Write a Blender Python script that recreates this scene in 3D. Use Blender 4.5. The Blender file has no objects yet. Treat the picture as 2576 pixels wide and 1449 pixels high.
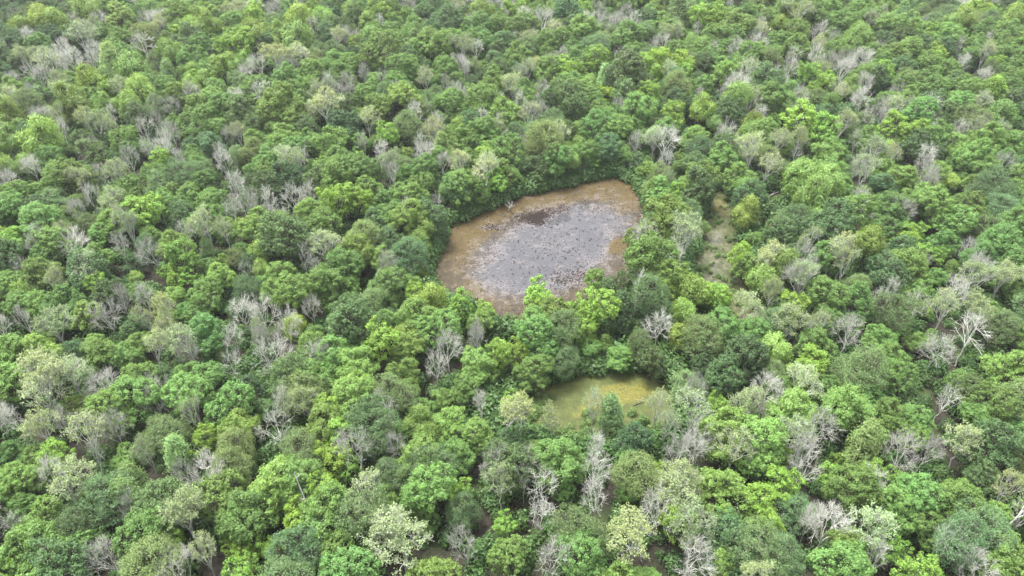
import bpy, math, random
import numpy as np

R = math.radians
scene = bpy.context.scene
COL = scene.collection

# ------------------------------------------------------------------ camera, sky, sun, exposure
CAM_H = 105.0
PITCH = 38.0
HFOV = 70.0
PW, PH = 2576.0, 1449.0                      # picture units used for the survey below
FOC = PW / 2 / math.tan(R(HFOV / 2))

cam_d = bpy.data.cameras.new('camera')
cam = bpy.data.objects.new('camera', cam_d)
COL.objects.link(cam)
cam.location = (0, 0, CAM_H)
cam.rotation_euler = (R(90 - PITCH), 0, 0)
cam_d.sensor_fit = 'HORIZONTAL'
cam_d.angle = R(HFOV)
cam_d.clip_start = 1.0
cam_d.clip_end = 12000.0
scene.camera = cam

SUN_EL, SUN_AZ = 73.0, -50.0                 # azimuth from +Y, clockwise: left of and beyond the view
world = bpy.data.worlds.new('World')
scene.world = world
world.use_nodes = True
wn = world.node_tree.nodes
wl = world.node_tree.links
for n in list(wn):
    wn.remove(n)
sky = wn.new('ShaderNodeTexSky')
sky.sky_type = 'NISHITA'
sky.sun_disc = False
sky.sun_elevation = R(SUN_EL)
sky.sun_rotation = R(SUN_AZ)
sky.air_density = 1.0
sky.dust_density = 5.0
sky.ozone_density = 1.0
hsv = wn.new('ShaderNodeHueSaturation')      # thin cloud: the blue is washed out of the sky
hsv.inputs['Saturation'].default_value = 0.2
bg = wn.new('ShaderNodeBackground')
bg.inputs['Strength'].default_value = 0.115
wo = wn.new('ShaderNodeOutputWorld')
wl.new(sky.outputs[0], hsv.inputs['Color'])
wl.new(hsv.outputs[0], bg.inputs['Color'])
wl.new(bg.outputs[0], wo.inputs['Surface'])

sun_d = bpy.data.lights.new('sun', 'SUN')
sun_d.energy = 1.4
sun_d.angle = R(18)
sun_d.color = (1.0, 0.975, 0.91)
sun = bpy.data.objects.new('sun', sun_d)
COL.objects.link(sun)
sun.rotation_euler = (R(90 - SUN_EL), 0, R(180 - SUN_AZ))
sun.location = (0, 0, 300)

scene.view_settings.view_transform = 'Standard'
scene.view_settings.look = 'None'
scene.view_settings.gamma = 1.0
scene.view_settings.exposure = 2.72
scene.view_settings.use_curve_mapping = False
scene.render.engine = 'CYCLES'
scene.cycles.max_bounces = 7
scene.cycles.diffuse_bounces = 3
scene.cycles.transmission_bounces = 4
scene.cycles.transparent_max_bounces = 4
scene.cycles.use_denoising = True

# ------------------------------------------------------------------ picture <-> ground
_sp, _cp = math.sin(R(PITCH)), math.cos(R(PITCH))


def at(px, py, z=0.0):
    """point at height z seen at picture position px, py"""
    u, v = (px - PW / 2), (PH / 2 - py)
    dx, dy, dz = u, FOC * _cp + v * _sp, -FOC * _sp + v * _cp
    t = (z - CAM_H) / dz
    return dx * t, dy * t


def proj(x, y, z):
    """picture position and depth of a point (arrays allowed)"""
    h = z - CAM_H
    d = y * _cp - h * _sp
    up = y * _sp + h * _cp
    return PW / 2 + FOC * x / d, PH / 2 - FOC * up / d, d


def poly_sd(poly, X, Y):
    """signed distance to polygon, positive outside"""
    P = np.array(poly, float)
    Q = np.roll(P, -1, 0)
    best = np.full(X.shape, 1e9)
    inside = np.zeros(X.shape, bool)
    for (ax, ay), (bx, by) in zip(P, Q):
        ex, ey = bx - ax, by - ay
        t = np.clip(((X - ax) * ex + (Y - ay) * ey) / (ex * ex + ey * ey + 1e-12), 0, 1)
        best = np.minimum(best, np.hypot(X - ax - t * ex, Y - ay - t * ey))
        c = ((ay > Y) != (by > Y)) & (X < (bx - ax) * (Y - ay) / (by - ay + 1e-12) + ax)
        inside ^= c
    return np.where(inside, -best, best)


# ------------------------------------------------------------------ helpers
def smooth_poly(pts, n=3):
    P = [tuple(p) for p in pts]
    for _ in range(n):
        Q = []
        for i in range(len(P)):
            a, b = P[i], P[(i + 1) % len(P)]
            Q.append((a[0] * .75 + b[0] * .25, a[1] * .75 + b[1] * .25))
            Q.append((a[0] * .25 + b[0] * .75, a[1] * .25 + b[1] * .75))
        P = Q
    return P


def mesh_from(name, verts, faces4=None, faces3=None, mats=(), mat_idx=None, smooth=False):
    """fast mesh from numpy arrays"""
    me = bpy.data.meshes.new(name)
    verts = np.asarray(verts, np.float32).reshape(-1, 3)
    f4 = np.zeros((0, 4), np.int32) if faces4 is None else np.asarray(faces4, np.int32).reshape(-1, 4)
    f3 = np.zeros((0, 3), np.int32) if faces3 is None else np.asarray(faces3, np.int32).reshape(-1, 3)
    me.vertices.add(len(verts))
    me.vertices.foreach_set('co', verts.ravel())
    nl = f4.size + f3.size
    me.loops.add(nl)
    me.loops.foreach_set('vertex_index', np.concatenate([f4.ravel(), f3.ravel()]).astype(np.int32))
    npoly = len(f4) + len(f3)
    me.polygons.add(npoly)
    starts = np.concatenate([np.arange(len(f4)) * 4, f4.size + np.arange(len(f3)) * 3]).astype(np.int32)
    me.polygons.foreach_set('loop_start', starts)
    for m in mats:
        me.materials.append(m)
    if mat_idx is not None:
        me.polygons.foreach_set('material_index', np.asarray(mat_idx, np.int32))
    if smooth:
        me.polygons.foreach_set('use_smooth', np.ones(npoly, bool))
    me.update(calc_edges=True)
    return me


def link(name, me, parent=None):
    o = bpy.data.objects.new(name, me)
    COL.objects.link(o)
    if parent is not None:
        o.parent = parent
    return o


def tag(o, label, cat, group=None, kind=None):
    o['label'] = label
    o['category'] = cat
    if group:
        o['group'] = group
    if kind:
        o['kind'] = kind
    return o


def nrm(v):
    return v / (np.linalg.norm(v, axis=-1, keepdims=True) + 1e-9)


# ------------------------------------------------------------------ materials
def new_mat(name):
    m = bpy.data.materials.new(name)
    m.use_nodes = True
    nt = m.node_tree
    for n in list(nt.nodes):
        nt.nodes.remove(n)
    out = nt.nodes.new('ShaderNodeOutputMaterial')
    return m, nt, out


def N(nt, t, **kw):
    n = nt.nodes.new(t)
    for k, v in kw.items():
        if k in n.inputs:
            n.inputs[k].default_value = v
        else:
            setattr(n, k, v)
    return n


def math_n(nt, op, a, b=None, clamp=False):
    n = nt.nodes.new('ShaderNodeMath')
    n.operation = op
    n.use_clamp = clamp
    for i, v in enumerate((a, b)):
        if v is None:
            continue
        if isinstance(v, (int, float)):
            n.inputs[i].default_value = v
        else:
            nt.links.new(v, n.inputs[i])
    return n.outputs[0]


def mixc(nt, fac, a, b, mode='MIX'):
    n = nt.nodes.new('ShaderNodeMix')
    n.data_type = 'RGBA'
    n.blend_type = mode
    for sock, v in ((n.inputs[0], fac), (n.inputs[6], a), (n.inputs[7], b)):
        if isinstance(v, (int, float)):
            sock.default_value = v
        elif isinstance(v, tuple):
            sock.default_value = v if len(v) == 4 else (*v, 1)
        else:
            nt.links.new(v, sock)
    return n.outputs[2]


def ramp01(nt, src, lo, hi):
    n = nt.nodes.new('ShaderNodeMapRange')
    n.interpolation_type = 'SMOOTHSTEP'
    nt.links.new(src, n.inputs[0])
    n.inputs[1].default_value = lo
    n.inputs[2].default_value = hi
    return n.outputs[0]


def noise(nt, vec, scale, detail=3.0, rough=0.55):
    n = nt.nodes.new('ShaderNodeTexNoise')
    n.inputs['Scale'].default_value = scale
    n.inputs['Detail'].default_value = detail
    n.inputs['Roughness'].default_value = rough
    if vec is not None:
        nt.links.new(vec, n.inputs['Vector'])
    return n.outputs[0]


def leaf_material(name, transl=0.3, vary=0.22):
    m, nt, out = new_mat(name)
    info = N(nt, 'ShaderNodeObjectInfo')
    geo = N(nt, 'ShaderNodeNewGeometry')
    tc = N(nt, 'ShaderNodeTexCoord')
    nz = noise(nt, tc.outputs['Object'], 0.55, 2.0)
    h = N(nt, 'ShaderNodeHueSaturation')
    # every spray of leaves has its own green; young sprays are yellower
    hue = math_n(nt, 'ADD', 0.49, math_n(nt, 'MULTIPLY', nz, 0.02))
    nt.links.new(hue, h.inputs['Hue'])
    val = math_n(nt, 'ADD', 1.0 - vary, math_n(nt, 'MULTIPLY', geo.outputs['Random Per Island'], 2 * vary))
    val = math_n(nt, 'MULTIPLY', val, math_n(nt, 'ADD', 0.82, math_n(nt, 'MULTIPLY', nz, 0.36)))
    val = math_n(nt, 'MULTIPLY', val, math_n(nt, 'ADD', 0.86, math_n(nt, 'MULTIPLY', info.outputs['Random'], 0.3)))
    nt.links.new(val, h.inputs['Value'])
    # no two trees share quite the same green
    wob = math_n(nt, 'FRACT', math_n(nt, 'MULTIPLY', info.outputs['Random'], 7.31))
    tint = mixc(nt, wob, (0.94, 1.0, 1.02), (1.08, 1.0, 0.92))
    nt.links.new(mixc(nt, 1.0, info.outputs['Color'], tint, 'MULTIPLY'), h.inputs['Color'])
    b = N(nt, 'ShaderNodeBsdfPrincipled', Roughness=0.55)
    b.inputs['Specular IOR Level'].default_value = 0.25
    nt.links.new(h.outputs[0], b.inputs['Base Color'])
    t = N(nt, 'ShaderNodeBsdfTranslucent')
    tcx = mixc(nt, 1.0, h.outputs[0], (1.15, 1.1, 0.55), 'MULTIPLY')
    nt.links.new(tcx, t.inputs['Color'])
    mx = N(nt, 'ShaderNodeMixShader')
    mx.inputs[0].default_value = transl
    nt.links.new(b.outputs[0], mx.inputs[1])
    nt.links.new(t.outputs[0], mx.inputs[2])
    nt.links.new(mx.outputs[0], out.inputs['Surface'])
    return m


def bark_material(name, col_a, col_b, scale=2.5):
    m, nt, out = new_mat(name)
    tc = N(nt, 'ShaderNodeTexCoord')
    info = N(nt, 'ShaderNodeObjectInfo')
    nz = noise(nt, tc.outputs['Object'], scale, 4.0)
    c = mixc(nt, ramp01(nt, nz, 0.35, 0.65), col_a, col_b)
    v = math_n(nt, 'ADD', 0.62, math_n(nt, 'MULTIPLY', info.outputs['Random'], 0.5))
    h = N(nt, 'ShaderNodeHueSaturation')
    nt.links.new(c, h.inputs['Color'])
    nt.links.new(v, h.inputs['Value'])
    b = N(nt, 'ShaderNodeBsdfPrincipled', Roughness=0.85)
    b.inputs['Specular IOR Level'].default_value = 0.06
    nt.links.new(h.outputs[0], b.inputs['Base Color'])
    nt.links.new(b.outputs[0], out.inputs['Surface'])
    return m


M_LEAF = leaf_material('foliage', 0.33)
M_SOFT = leaf_material('fine_foliage', 0.35, 0.15)
M_BARK = bark_material('brown_bark', (0.045, 0.042, 0.031), (0.11, 0.105, 0.083))
M_PALE = bark_material('pale_bark', (0.29, 0.297, 0.258), (0.48, 0.487, 0.435))
M_DEAD = bark_material('bleached_wood', (0.30, 0.29, 0.27), (0.46, 0.45, 0.43))


def ground_material():
    m, nt, out = new_mat('leaf_litter')
    tc = N(nt, 'ShaderNodeTexCoord')
    g = tc.outputs['Object']
    a = noise(nt, g, 0.12, 5.0, 0.6)
    b = noise(nt, g, 1.7, 4.0, 0.65)
    c = mixc(nt, ramp01(nt, b, 0.3, 0.7), (0.011, 0.010, 0.008), (0.028, 0.025, 0.019))
    c = mixc(nt, math_n(nt, 'MULTIPLY', ramp01(nt, a, 0.48, 0.66), 0.75), c, (0.03, 0.045, 0.016))
    p = N(nt, 'ShaderNodeBsdfPrincipled', Roughness=0.9)
    p.inputs['Specular IOR Level'].default_value = 0.05
    nt.links.new(c, p.inputs['Base Color'])
    bp = N(nt, 'ShaderNodeBump', Strength=0.6, Distance=0.3)
    nt.links.new(b, bp.inputs['Height'])
    nt.links.new(bp.outputs[0], p.inputs['Normal'])
    nt.links.new(p.outputs[0], out.inputs['Surface'])
    return m


def pond_material(name, mat_cols, film_col, water_col, dark_col):
    """shallow pond: mats of weed over dark water. vertex attributes: wet, warm, dark (0..1)"""
    m, nt, out = new_mat(name)
    tc = N(nt, 'ShaderNodeTexCoord')
    g = tc.outputs['Object']
    at_ = {}
    for k in ('wet', 'warm', 'dark'):
        n = N(nt, 'ShaderNodeAttribute', attribute_name=k)
        at_[k] = n.outputs['Fac']
    warp = N(nt, 'ShaderNodeTexNoise', Scale=0.35)
    wv = N(nt, 'ShaderNodeVectorMath', operation='SCALE')
    wv.inputs['Scale'].default_value = 2.5
    nt.links.new(g, warp.inputs['Vector'])
    nt.links.new(warp.outputs['Color'], wv.inputs[0])
    ad = N(nt, 'ShaderNodeVectorMath', operation='ADD')
    nt.links.new(g, ad.inputs[0])
    nt.links.new(wv.outputs[0], ad.inputs[1])
    gv = ad.outputs[0]
    big = noise(nt, gv, 0.16, 4.0, 0.6)
    mid = noise(nt, gv, 0.55, 5.0, 0.65)
    fine = noise(nt, gv, 2.2, 4.0, 0.7)
    # mat colour
    c = mixc(nt, ramp01(nt, mid, 0.35, 0.65), mat_cols[0], mat_cols[1])
    wsel = math_n(nt, 'ADD', at_['warm'], math_n(nt, 'MULTIPLY', math_n(nt, 'SUBTRACT', mid, 0.5), 1.6))
    c = mixc(nt, ramp01(nt, wsel, 0.3, 0.8), c, mat_cols[2])
    c = mixc(nt, math_n(nt, 'MULTIPLY', ramp01(nt, fine, 0.46, 0.6), 0.6), c, dark_col)
    speck = noise(nt, g, 3.6, 2.0, 0.6)
    c = mixc(nt, math_n(nt, 'MULTIPLY', ramp01(nt, speck, 0.52, 0.6), 0.6), c, dark_col)
    # pale film and debris
    fsel = math_n(nt, 'ADD', math_n(nt, 'MULTIPLY', at_['wet'], 0.55), math_n(nt, 'MULTIPLY', math_n(nt, 'SUBTRACT', fine, 0.5), 1.1))
    fsel = math_n(nt, 'ADD', fsel, math_n(nt, 'MULTIPLY', math_n(nt, 'SUBTRACT', mid, 0.5), 1.2))
    film = math_n(nt, 'MULTIPLY', ramp01(nt, fsel, 0.2, 0.55), 0.85)
    c = mixc(nt, film, c, film_col)
    dsel = math_n(nt, 'ADD', at_['dark'], math_n(nt, 'MULTIPLY', math_n(nt, 'SUBTRACT', fine, 0.5), 1.3))
    c = mixc(nt, ramp01(nt, dsel, 0.45, 0.75), c, dark_col)
    pm = N(nt, 'ShaderNodeBsdfPrincipled', Roughness=0.6)
    pm.inputs['Specular IOR Level'].default_value = 0.12
    nt.links.new(c, pm.inputs['Base Color'])
    bp = N(nt, 'ShaderNodeBump', Strength=0.35, Distance=0.12)
    nt.links.new(fine, bp.inputs['Height'])
    nt.links.new(bp.outputs[0], pm.inputs['Normal'])
    # open water
    pw = N(nt, 'ShaderNodeBsdfPrincipled', Roughness=0.12)
    pw.inputs['Base Color'].default_value = (*water_col, 1)
    pw.inputs['IOR'].default_value = 1.33
    osel = math_n(nt, 'ADD', math_n(nt, 'SUBTRACT', at_['wet'], math_n(nt, 'MULTIPLY', at_['dark'], 0.6)),
                  math_n(nt, 'MULTIPLY', math_n(nt, 'SUBTRACT', big, 0.5), 1.3))
    osel = math_n(nt, 'SUBTRACT', osel, math_n(nt, 'MULTIPLY', math_n(nt, 'SUBTRACT', fine, 0.5), 1.5))
    osel = math_n(nt, 'SUBTRACT', osel, math_n(nt, 'MULTIPLY', math_n(nt, 'SUBTRACT', mid, 0.5), 0.9))
    openf = ramp01(nt, osel, 0.35, 1.0)
    mx = N(nt, 'ShaderNodeMixShader')
    nt.links.new(openf, mx.inputs[0])
    nt.links.new(pm.outputs[0], mx.inputs[1])
    nt.links.new(pw.outputs[0], mx.inputs[2])
    nt.links.new(mx.outputs[0], out.inputs['Surface'])
    return m


M_GROUND = ground_material()
M_POND = pond_material('brown_weed_water', [(0.032, 0.025, 0.014), (0.047, 0.034, 0.016), (0.058, 0.041, 0.012)],
                       (0.096, 0.089, 0.093), (0.034, 0.034, 0.038), (0.014, 0.011, 0.009))
M_SCUM = pond_material('yellow_duckweed_water', [(0.036, 0.045, 0.013), (0.060, 0.067, 0.018), (0.098, 0.090, 0.020)],
                       (0.075, 0.08, 0.022), (0.03, 0.03, 0.018), (0.022, 0.032, 0.009))
M_SWAMP = pond_material('grey_green_swamp_water', [(0.034, 0.041, 0.015), (0.055, 0.058, 0.022), (0.095, 0.085, 0.026)],
                        (0.085, 0.083, 0.062), (0.03, 0.03, 0.024), (0.022, 0.026, 0.012))

# ------------------------------------------------------------------ water outlines (picture survey -> ground)
PONDS_P = {
    'brown': [(1068, 714), (1076, 660), (1108, 622), (1118, 568), (1166, 547), (1226, 530), (1258, 511), (1306, 488),
              (1370, 478), (1436, 462), (1483, 452), (1523, 441), (1577, 447), (1614, 476), (1628, 520), (1632, 560),
              (1628, 620), (1612, 680), (1590, 740), (1560, 790), (1500, 830), (1420, 850), (1330, 850), (1240, 820),
              (1160, 780), (1110, 750)],
    'yellow': [(1222, 1012), (1305, 992), (1358, 957), (1440, 940), (1520, 928), (1600, 922), (1660, 932), (1700, 962),
               (1715, 1010), (1722, 1060), (1680, 1110), (1600, 1140), (1500, 1150), (1400, 1140), (1330, 1110), (1270, 1060)],
    'channel': [(1818, 460), (1850, 507), (1866, 573), (1872, 640), (1880, 707), (1914, 740), (1930, 765), (1912, 860),
                (1848, 860), (1788, 805), (1752, 775), (1722, 707), (1738, 657), (1750, 590), (1760, 533), (1780, 472)],
    'pool_a': [(1896, 544), (1955, 538), (1968, 592), (1930, 618), (1898, 600)],
    'pool_b': [(1914, 478), (1982, 478), (1986, 515), (1954, 536), (1916, 526)],
    'pool_c': [(1922, 628), (1966, 630), (1962, 652), (1924, 652)],
}
VIS_P = {   # what of the water the photo shows: self-sown trees keep out of these views
    'brown': [(1068, 714), (1076, 660), (1108, 622), (1118, 568), (1166, 547), (1226, 530), (1258, 511), (1306, 488),
              (1370, 478), (1436, 462), (1483, 452), (1523, 441), (1577, 447), (1605, 476), (1605, 549), (1590, 600),
              (1565, 650), (1550, 690), (1480, 712), (1470, 760), (1430, 790), (1310, 798), (1240, 770), (1160, 745), (1110, 725)],
    'yellow': [(1298, 1015), (1368, 957), (1440, 942), (1520, 928), (1600, 922), (1660, 935), (1690, 962), (1690, 1010),
               (1640, 1030), (1560, 1060), (1440, 1080), (1370, 1050)],
    'channel': [(1800, 470), (1844, 507), (1858, 573), (1862, 640), (1866, 707), (1850, 745), (1755, 735), (1735, 690), (1750, 640),
                (1762, 560), (1774, 510)],
    'pool_a': [(1910, 555), (1944, 552), (1950, 585), (1928, 605)],
    'pool_b': [(1926, 490), (1966, 490), (1966, 510), (1932, 515)],
}
PONDS = {k: [at(x, y, -0.25) for x, y in smooth_poly(v, 2)] for k, v in PONDS_P.items()}


def all_sd(X, Y):
    sd = np.full(np.shape(X), 1e9)
    for p in PONDS.values():
        sd = np.minimum(sd, poly_sd(p, X, Y))
    return sd


# ------------------------------------------------------------------ ground sheet reaching the horizon
def axis(lo, hi, step, far):
    a = np.arange(lo, hi + step, step)
    g = np.cumsum(np.array([6, 12, 30, 80, 200, 500, 1200, 2500, far]))
    return np.concatenate([(lo - g)[::-1], a, hi + g])


gx = axis(-280, 280, 2.0, 3000)
gy = axis(30, 420, 2.0, 3000)
GX, GY = np.meshgrid(gx, gy)
sdg = all_sd(GX, GY)
hz = 0.16 * np.sin(GX * .11 + 1.3 * np.sin(GY * .05)) + 0.14 * np.sin(GY * .13 + GX * .04)
GZ = np.where(sdg < 8, np.clip(-0.25 + sdg * 0.1, -0.9, 0.25), 0.25) + hz * np.clip(sdg / 8, 0, 1)
nx, ny = len(gx), len(gy)
idx = np.arange(nx * ny).reshape(ny, nx)
f = np.stack([idx[:-1, :-1], idx[:-1, 1:], idx[1:, 1:], idx[1:, :-1]], -1).reshape(-1, 4)
ground = link('ground', mesh_from('ground', np.stack([GX, GY, GZ], -1), f, mats=[M_GROUND], smooth=True))
ground['kind'] = 'structure'


def ground_z(x, y):
    """ground height at points (arrays)"""
    x, y = np.asarray(x, float), np.asarray(y, float)
    sd = all_sd(x, y)
    h = 0.16 * np.sin(x * .11 + 1.3 * np.sin(y * .05)) + 0.14 * np.sin(y * .13 + x * .04)
    return np.where(sd < 8, np.clip(-0.25 + sd * .1, -.9, .25), .25) + h * np.clip(sd / 8, 0, 1)


def gauss(PX, PY, cx, cy, rx, ry, ang=0.0):
    c, s = math.cos(R(ang)), math.sin(R(ang))
    dx, dy = PX - cx, PY - cy
    u, v = (dx * c + dy * s) / rx, (-dx * s + dy * c) / ry
    return np.exp(-(u * u + v * v))


def water(key, name, mat, attr, step=0.8):
    poly = np.array(PONDS[key])
    x0, y0 = poly.min(0) - 2
    x1, y1 = poly.max(0) + 2
    X, Y = np.meshgrid(np.arange(x0, x1, step), np.arange(y0, y1, step))
    sd = poly_sd(PONDS[key], X, Y)
    idx = np.arange(X.size).reshape(X.shape)
    f = np.stack([idx[:-1, :-1], idx[:-1, 1:], idx[1:, 1:], idx[1:, :-1]], -1).reshape(-1, 4)
    keep = (sd.ravel()[f] < 1.6).any(1)
    f = f[keep]
    used = np.unique(f)
    remap = np.full(X.size, -1)
    remap[used] = np.arange(len(used))
    V = np.stack([X.ravel(), Y.ravel(), np.full(X.size, -0.25)], -1)[used]
    me = mesh_from(name, V, remap[f], mats=[mat], smooth=True)
    PX, PY, _ = proj(V[:, 0], V[:, 1], V[:, 2])
    vals = attr(PX, PY, -sd.ravel()[used])
    for k, v in zip(('wet', 'warm', 'dark'), vals):
        a = me.attributes.new(k, 'FLOAT', 'POINT')
        a.data.foreach_set('value', np.clip(v, 0, 1).astype(np.float32))
    o = link(name, me)
    o['kind'] = 'structure'
    return o


def attr_brown(PX, PY, ins):
    wet = 1.05 * gauss(PX, PY, 1405, 612, 185, 88, -18) + .32 * gauss(PX, PY, 1370, 640, 260, 130, -18) + 0.35 * gauss(PX, PY, 1330, 705, 150, 45, 0)
    wet = wet - 0.7 * gauss(PX, PY, 1555, 618, 26, 18, -25)
    warm = 0.25 + 0.9 * gauss(PX, PY, 1190, 575, 70, 40, -25) + 0.8 * gauss(PX, PY, 1420, 492, 180, 22, -14) \
        + 0.8 * gauss(PX, PY, 1560, 500, 60, 45) + 1.2 * gauss(PX, PY, 1553, 620, 26, 16, -25) \
        + 0.5 * gauss(PX, PY, 1205, 715, 70, 30) + 0.4 * gauss(PX, PY, 1150, 640, 50, 50) + .4 * gauss(PX, PY, 1230, 755, 60, 18)
    warm = warm - 0.4 * gauss(PX, PY, 1430, 770, 130, 40)
    dark = 0.4 * gauss(PX, PY, 1350, 549, 40, 17, -5) + 0.4 * gauss(PX, PY, 1418, 524, 12, 11) + 0.3 * gauss(PX, PY, 1240, 570, 30, 12) \
        + 0.15 * np.clip(1 - ins / 1.5, 0, 1) + 0.06
    return wet, warm, dark


def attr_yellow(PX, PY, ins):
    warm = 1.05 * gauss(PX, PY, 1575, 988, 90, 30, -6) + .8 * gauss(PX, PY, 1485, 1022, 55, 22, -30) + .05
    dark = 0.1 + 0.45 * gauss(PX, PY, 1400, 1010, 60, 40) + .35 * gauss(PX, PY, 1600, 945, 80, 12) + 0.4 * np.clip(1 - ins / 2.5, 0, 1)
    return np.full(PX.shape, 0.05), warm, dark


def attr_channel(PX, PY, ins):
    wet = 0.25 + 0.35 * gauss(PX, PY, 1800, 600, 30, 60) + .4 * gauss(PX, PY, 1785, 690, 40, 40)
    warm = 0.15 + .5 * gauss(PX, PY, 1812, 520, 30, 40) + 1.0 * gauss(PX, PY, 1880, 830, 50, 40)
    dark = 0.25 + 0.4 * np.clip(1 - ins / 2.0, 0, 1)
    return wet, warm, dark


def attr_pool(PX, PY, ins):
    return np.full(PX.shape, 0.1), np.full(PX.shape, 0.75), np.full(PX.shape, 0.1) + .3 * np.clip(1 - ins / 2.0, 0, 1)


water('brown', 'brown_pond_water', M_POND, attr_brown, 0.6)
water('yellow', 'yellow_green_pond_water', M_SCUM, attr_yellow, 0.6)
water('channel', 'swamp_channel_water', M_SWAMP, attr_channel)
for k in ('pool_a', 'pool_b', 'pool_c'):
    water(k, 'swamp_pool_water', M_SWAMP, attr_pool)


# ------------------------------------------------------------------ tree prototypes
def tube(V, F4, pts, radii, sides):
    """append a tapered tube along pts"""
    pts = np.asarray(pts, float)
    n = len(pts)
    tang = np.gradient(pts, axis=0)
    tang = nrm(tang)
    ref = np.array([0, 0, 1.0]) if abs(tang[0][2]) < 0.9 else np.array([1.0, 0, 0])
    u = nrm(np.cross(tang, ref))
    v = np.cross(tang, u)
    a = np.arange(sides) / sides * 2 * math.pi
    ring = pts[:, None, :] + np.asarray(radii)[:, None, None] * (np.cos(a)[None, :, None] * u[:, None, :] + np.sin(a)[None, :, None] * v[:, None, :])
    base = sum(len(x) for x in V)
    V.append(ring.reshape(-1, 3))
    i = np.arange(n - 1)[:, None] * sides
    j = np.arange(sides)[None, :]
    k = (j + 1) % sides
    F4.append((np.stack([i + j, i + k, i + sides + k, i + sides + j], -1).reshape(-1, 4) + base))


def kmeans(P, k, rng, it=6):
    k = max(1, min(k, len(P)))
    C = P[rng.choice(len(P), k, replace=False)].copy()
    for _ in range(it):
        d = ((P[:, None] - C[None]) ** 2).sum(-1)
        l = d.argmin(1)
        for i in range(k):
            if (l == i).any():
                C[i] = P[l == i].mean(0)
    return l


def arc(a, b, n, rng, lift=0.12, wob=0.06):
    """curved path a->b rising early, with a kink"""
    t = np.linspace(0, 1, n)[:, None]
    L = np.linalg.norm(b - a)
    p = a + (b - a) * t
    p[:, 2] += lift * L * np.sin(t[:, 0] * math.pi)
    w = rng.normal(0, wob * L, (n, 3))
    w[0] = 0
    w[-1] = 0
    return p + w


def skeleton(tips, trunk_h, rng, r0=0.3, limbs=6, per=5, twigs=0, tw_len=1.3, r_tip=0.05, r_tw=0.035, lean=0.5, fork=0.75):
    """trunk and limb geometry, branch geometry, and the twig ends"""
    VT, FT, VB, FB = [], [], [], []
    top = np.array([rng.normal(0, lean), rng.normal(0, lean), trunk_h])
    tr = arc(np.zeros(3) + [0, 0, -1.0], top, 6, rng, 0, 0.02)
    tube(VT, FT, tr, np.linspace(r0 * 1.15, r0 * 0.75, 6), 6)
    ends = []
    lab = kmeans(tips, limbs, rng)
    for l in np.unique(lab):
        T = tips[lab == l]
        c = T.mean(0)
        h = rng.uniform(fork, 1.0)
        st = np.array([np.interp(h * trunk_h, tr[:, 2], tr[:, i]) for i in range(3)])
        node = st + (c - st) * rng.uniform(0.45, 0.62)
        node[2] -= 0.04 * np.linalg.norm(c - st)
        rl = r0 * (0.35 + 0.3 * min(1, len(T) / (len(tips) / limbs)))
        tube(VT, FT, arc(st, node, 5, rng, 0.05, 0.035), np.linspace(rl, rl * 0.62, 5), 5)
        sub = kmeans(T, max(1, len(T) // per), rng)
        for s in np.unique(sub):
            S = T[sub == s]
            n2 = node + (S.mean(0) - node) * rng.uniform(0.45, 0.65)
            r2 = rl * 0.5
            tube(VT, FT, arc(node, n2, 4, rng, 0.05, 0.05), np.linspace(r2, r2 * .65, 4), 4)
            for tip in S:
                path = arc(n2, tip, 4, rng, 0.07, 0.06)
                tube(VB, FB, path, np.linspace(max(r2 * .5, r_tip * 1.5), r_tip, 4), 4 if twigs else 3)
                ends.append(tip)
                d0 = nrm(path[-1] - path[1])
                for k in range(twigs):
                    t = rng.uniform(0.35, 1.0)
                    q = path[0] + (path[-1] - path[0]) * t
                    q = np.array([np.interp(t, np.linspace(0, 1, 4), path[:, i]) for i in range(3)])
                    d = nrm(d0 * 1.0 + rng.normal(0, 0.55, 3) + [0, 0, 0.25])
                    L = tw_len * rng.uniform(0.55, 1.15)
                    e = q + d * L
                    m = q + d * L * .5 + rng.normal(0, .08 * L, 3)
                    tube(VB, FB, [q, m, e], [r_tw * 1.2, r_tw, r_tw * .6], 3)
                    ends.append(e)
                    for kk in range(2):
                        d2 = nrm(d + rng.normal(0, 0.6, 3) + [0, 0, .15])
                        e2 = m + d2 * L * rng.uniform(.4, .7)
                        tube(VB, FB, [m, e2], [r_tw * .8, r_tw * .5], 3)
                        ends.append(e2)
    pack = lambda V, F: (np.concatenate(V), np.concatenate(F)) if V else (np.zeros((0, 3)), np.zeros((0, 4), int))
    return pack(VT, FT), pack(VB, FB), np.array(ends)


def leaves(cen, nor, size, rng, aspect=0.62, axis_dir=None):
    """one bent-diamond face per leaf spray"""
    n = len(cen)
    nor = nrm(nor)
    if axis_dir is None:
        r = rng.normal(0, 1, (n, 3))
    else:
        r = axis_dir
    u = nrm(r - (r * nor).sum(-1, keepdims=True) * nor)
    v = np.cross(nor, u)
    s = size[:, None]
    a = rng.uniform(.75, 1.25, (n, 1))
    V = np.stack([cen - u * s, cen + v * s * aspect * a - u * s * .1, cen + u * s * a - nor * s * .25, cen - v * s * aspect + u * s * .15], 1).reshape(-1, 3)
    F = np.arange(n * 4).reshape(n, 4)
    return V, F


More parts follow.
